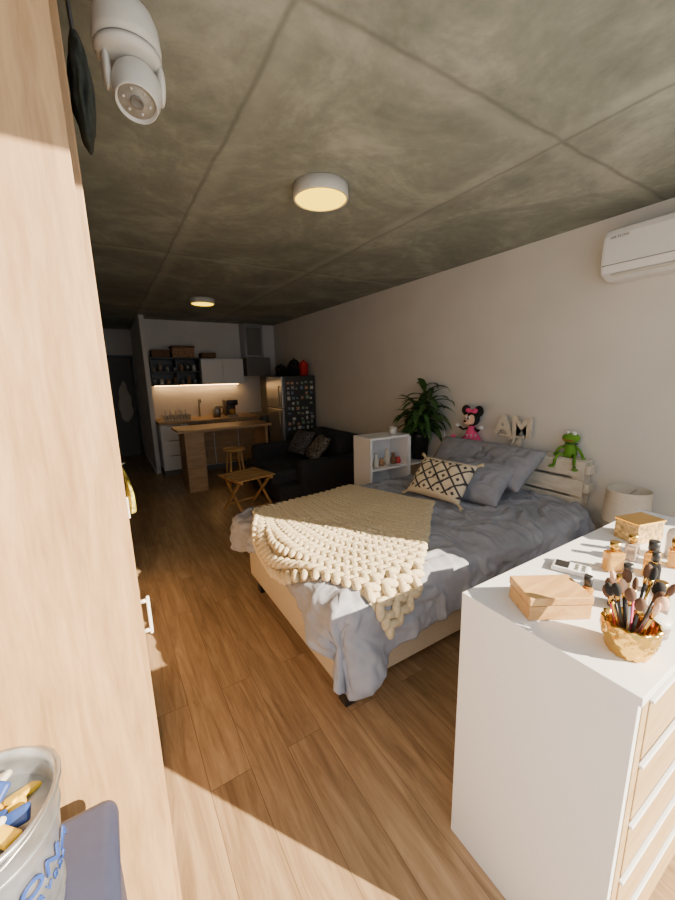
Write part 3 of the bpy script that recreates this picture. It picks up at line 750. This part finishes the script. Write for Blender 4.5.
for k in range(3):
    a=k*2.094; cyl('spider_%d'%k,(LX,LY,.80),(LX+.115*math.cos(a),LY+.115*math.sin(a),.815),.003,M_steel,g,n=8)
ball('bulb',(LX,LY,.72),(.03,.03,.04),M_wplastic,g)

# ---------------------------------------------------------------- lower left: blue bin + metal bucket
g=group('blue_storage_bin')
box('bin',(-.44,.42,.0),(-.085,.76,.72),M_blue,g,.05,seg=5); box('lid',(-.45,.41,.722),(-.078,.77,.78),M_blue,g,.028,seg=4)
g=group('metal_bucket')
ux,uy,uz=-.232,.63,.781
lathe('shell',[(0,0),(.078,0),(.079,.006),(.087,.10),(.096,.205),(.099,.212),(.101,.218),(.099,.224),(.093,.222),(.091,.205),(.082,.10),(.074,.01),(0,.01)],(ux,uy,uz),M_galv,g,n=64)
for zz,rr in ((.03,.0815),(.175,.0940)): lathe('rib_%d'%int(zz*100),[(rr-.003,-.004),(rr+.002,0),(rr-.003,.004)],(ux,uy,uz+zz),M_galv,g,n=64)
for s in(-1,1): cyl('ear_%d'%s,(ux,uy+s*.091,uz+.20),(ux,uy+s*.107,uz+.20),.014,M_galv,g,n=16)
tube('bail_handle',[(ux+.099*math.sin(math.pi*t/12)*1.02,uy-.105*math.cos(math.pi*t/12),uz+.20+.026*math.sin(math.pi*t/12)) for t in range(13)],.003,M_steel,g)
for k,ch in enumerate('CORONA'):
    a=math.radians(-108+k*20); rr=.0935
    ca,sa=math.cos(a),math.sin(a)
    Mt=Matrix(((-sa,0,ca,ux+rr*ca),(ca,0,sa,uy+rr*sa),(0,1,0,uz+.115),(0,0,0,1)))
    text('letter_%d'%k,ch,.040,.0012,Mt@Matrix.Rotation(math.radians(5),4,'X'),M_blueink,g,.0005)
for k,ch in enumerate('EXTRACERVEZA'):
    a=math.radians(-105+k*9); rr=.0885
    ca,sa=math.cos(a),math.sin(a)
    Mt=Matrix(((-sa,0,ca,ux+rr*ca),(ca,0,sa,uy+rr*sa),(0,1,0,uz+.085),(0,0,0,1)))
    text('small_letter_%d'%k,ch,.016,.0012,Mt@Matrix.Rotation(math.radians(5),4,'X'),M_blueink,g,.0002)
g=group('bucket_contents')
for k in range(26):
    a=k*2.4; r=.012+.056*((k*3)%7)/7
    RM=Matrix.Translation((ux+r*math.cos(a),uy+r*math.sin(a),uz+.182+.009*(k%4)))@Euler((random.uniform(-.6,.6),random.uniform(-.6,.6),a)).to_matrix().to_4x4()
    box('packet_%d'%k,(-.022,-.012,-.005),(.022,.012,.005),[M_yellow,M_blueink,M_yellow,M_blueink,M_yellow,M_photo[0]][k%6],g,.004,mtx=RM)
lathe('filler',[(0,0.012),(.068,.012),(.081,.170),(0,.175)],(ux,uy,uz),M_blueink,g)

# ---------------------------------------------------------------- lights
W=bpy.data.worlds.new('sky'); S.world=W; W.use_nodes=True
bg=W.node_tree.nodes['Background']; bg.inputs['Color'].default_value=(.88,.94,1,1); bg.inputs['Strength'].default_value=1.75
L=bpy.data.lights.new('sun','SUN'); L.energy=29; L.color=(1,.82,.58); L.angle=math.radians(.55)
o=bpy.data.objects.new('sun',L); COL.objects.link(o); o.rotation_euler=Vector((-.56,.83,-.55)).to_track_quat('-Z','Y').to_euler(); o.location=(4,-5,4)
P=bpy.data.lights.new('window_portal','AREA'); P.shape='RECTANGLE'; P.size=OX1-XL; P.size_y=OZ
P.cycles.is_portal=True
o=bpy.data.objects.new('window_portal',P); COL.objects.link(o); o.location=((OX1+XL)/2,YB-.13,OZ/2); o.rotation_euler=Vector((0,1,0)).to_track_quat('-Z','Z').to_euler()

# ---------------------------------------------------------------- camera
f=373.
R_=Vector((619,-88.7,f)).normalized(); D_=Vector((-234.5,-70,f)).normalized()
D_=(D_-R_*D_.dot(R_)).normalized(); Dn=D_.cross(R_)
if Dn.y<0: Dn=-Dn
Up=-Dn
camx=Vector((R_.x,D_.x,Up.x)); camy=-Vector((R_.y,D_.y,Up.y)); camz=-Vector((R_.z,D_.z,Up.z))
M=Matrix(((camx.x,camy.x,camz.x,0),(camx.y,camy.y,camz.y,0),(camx.z,camy.z,camz.z,1.6),(0,0,0,1)))
cd=bpy.data.cameras.new('camera'); cd.sensor_fit='VERTICAL'; cd.sensor_height=36; cd.sensor_width=27; cd.lens=f/900*36; cd.clip_start=.02
co=bpy.data.objects.new('camera',cd); COL.objects.link(co); co.matrix_world=M; S.camera=co
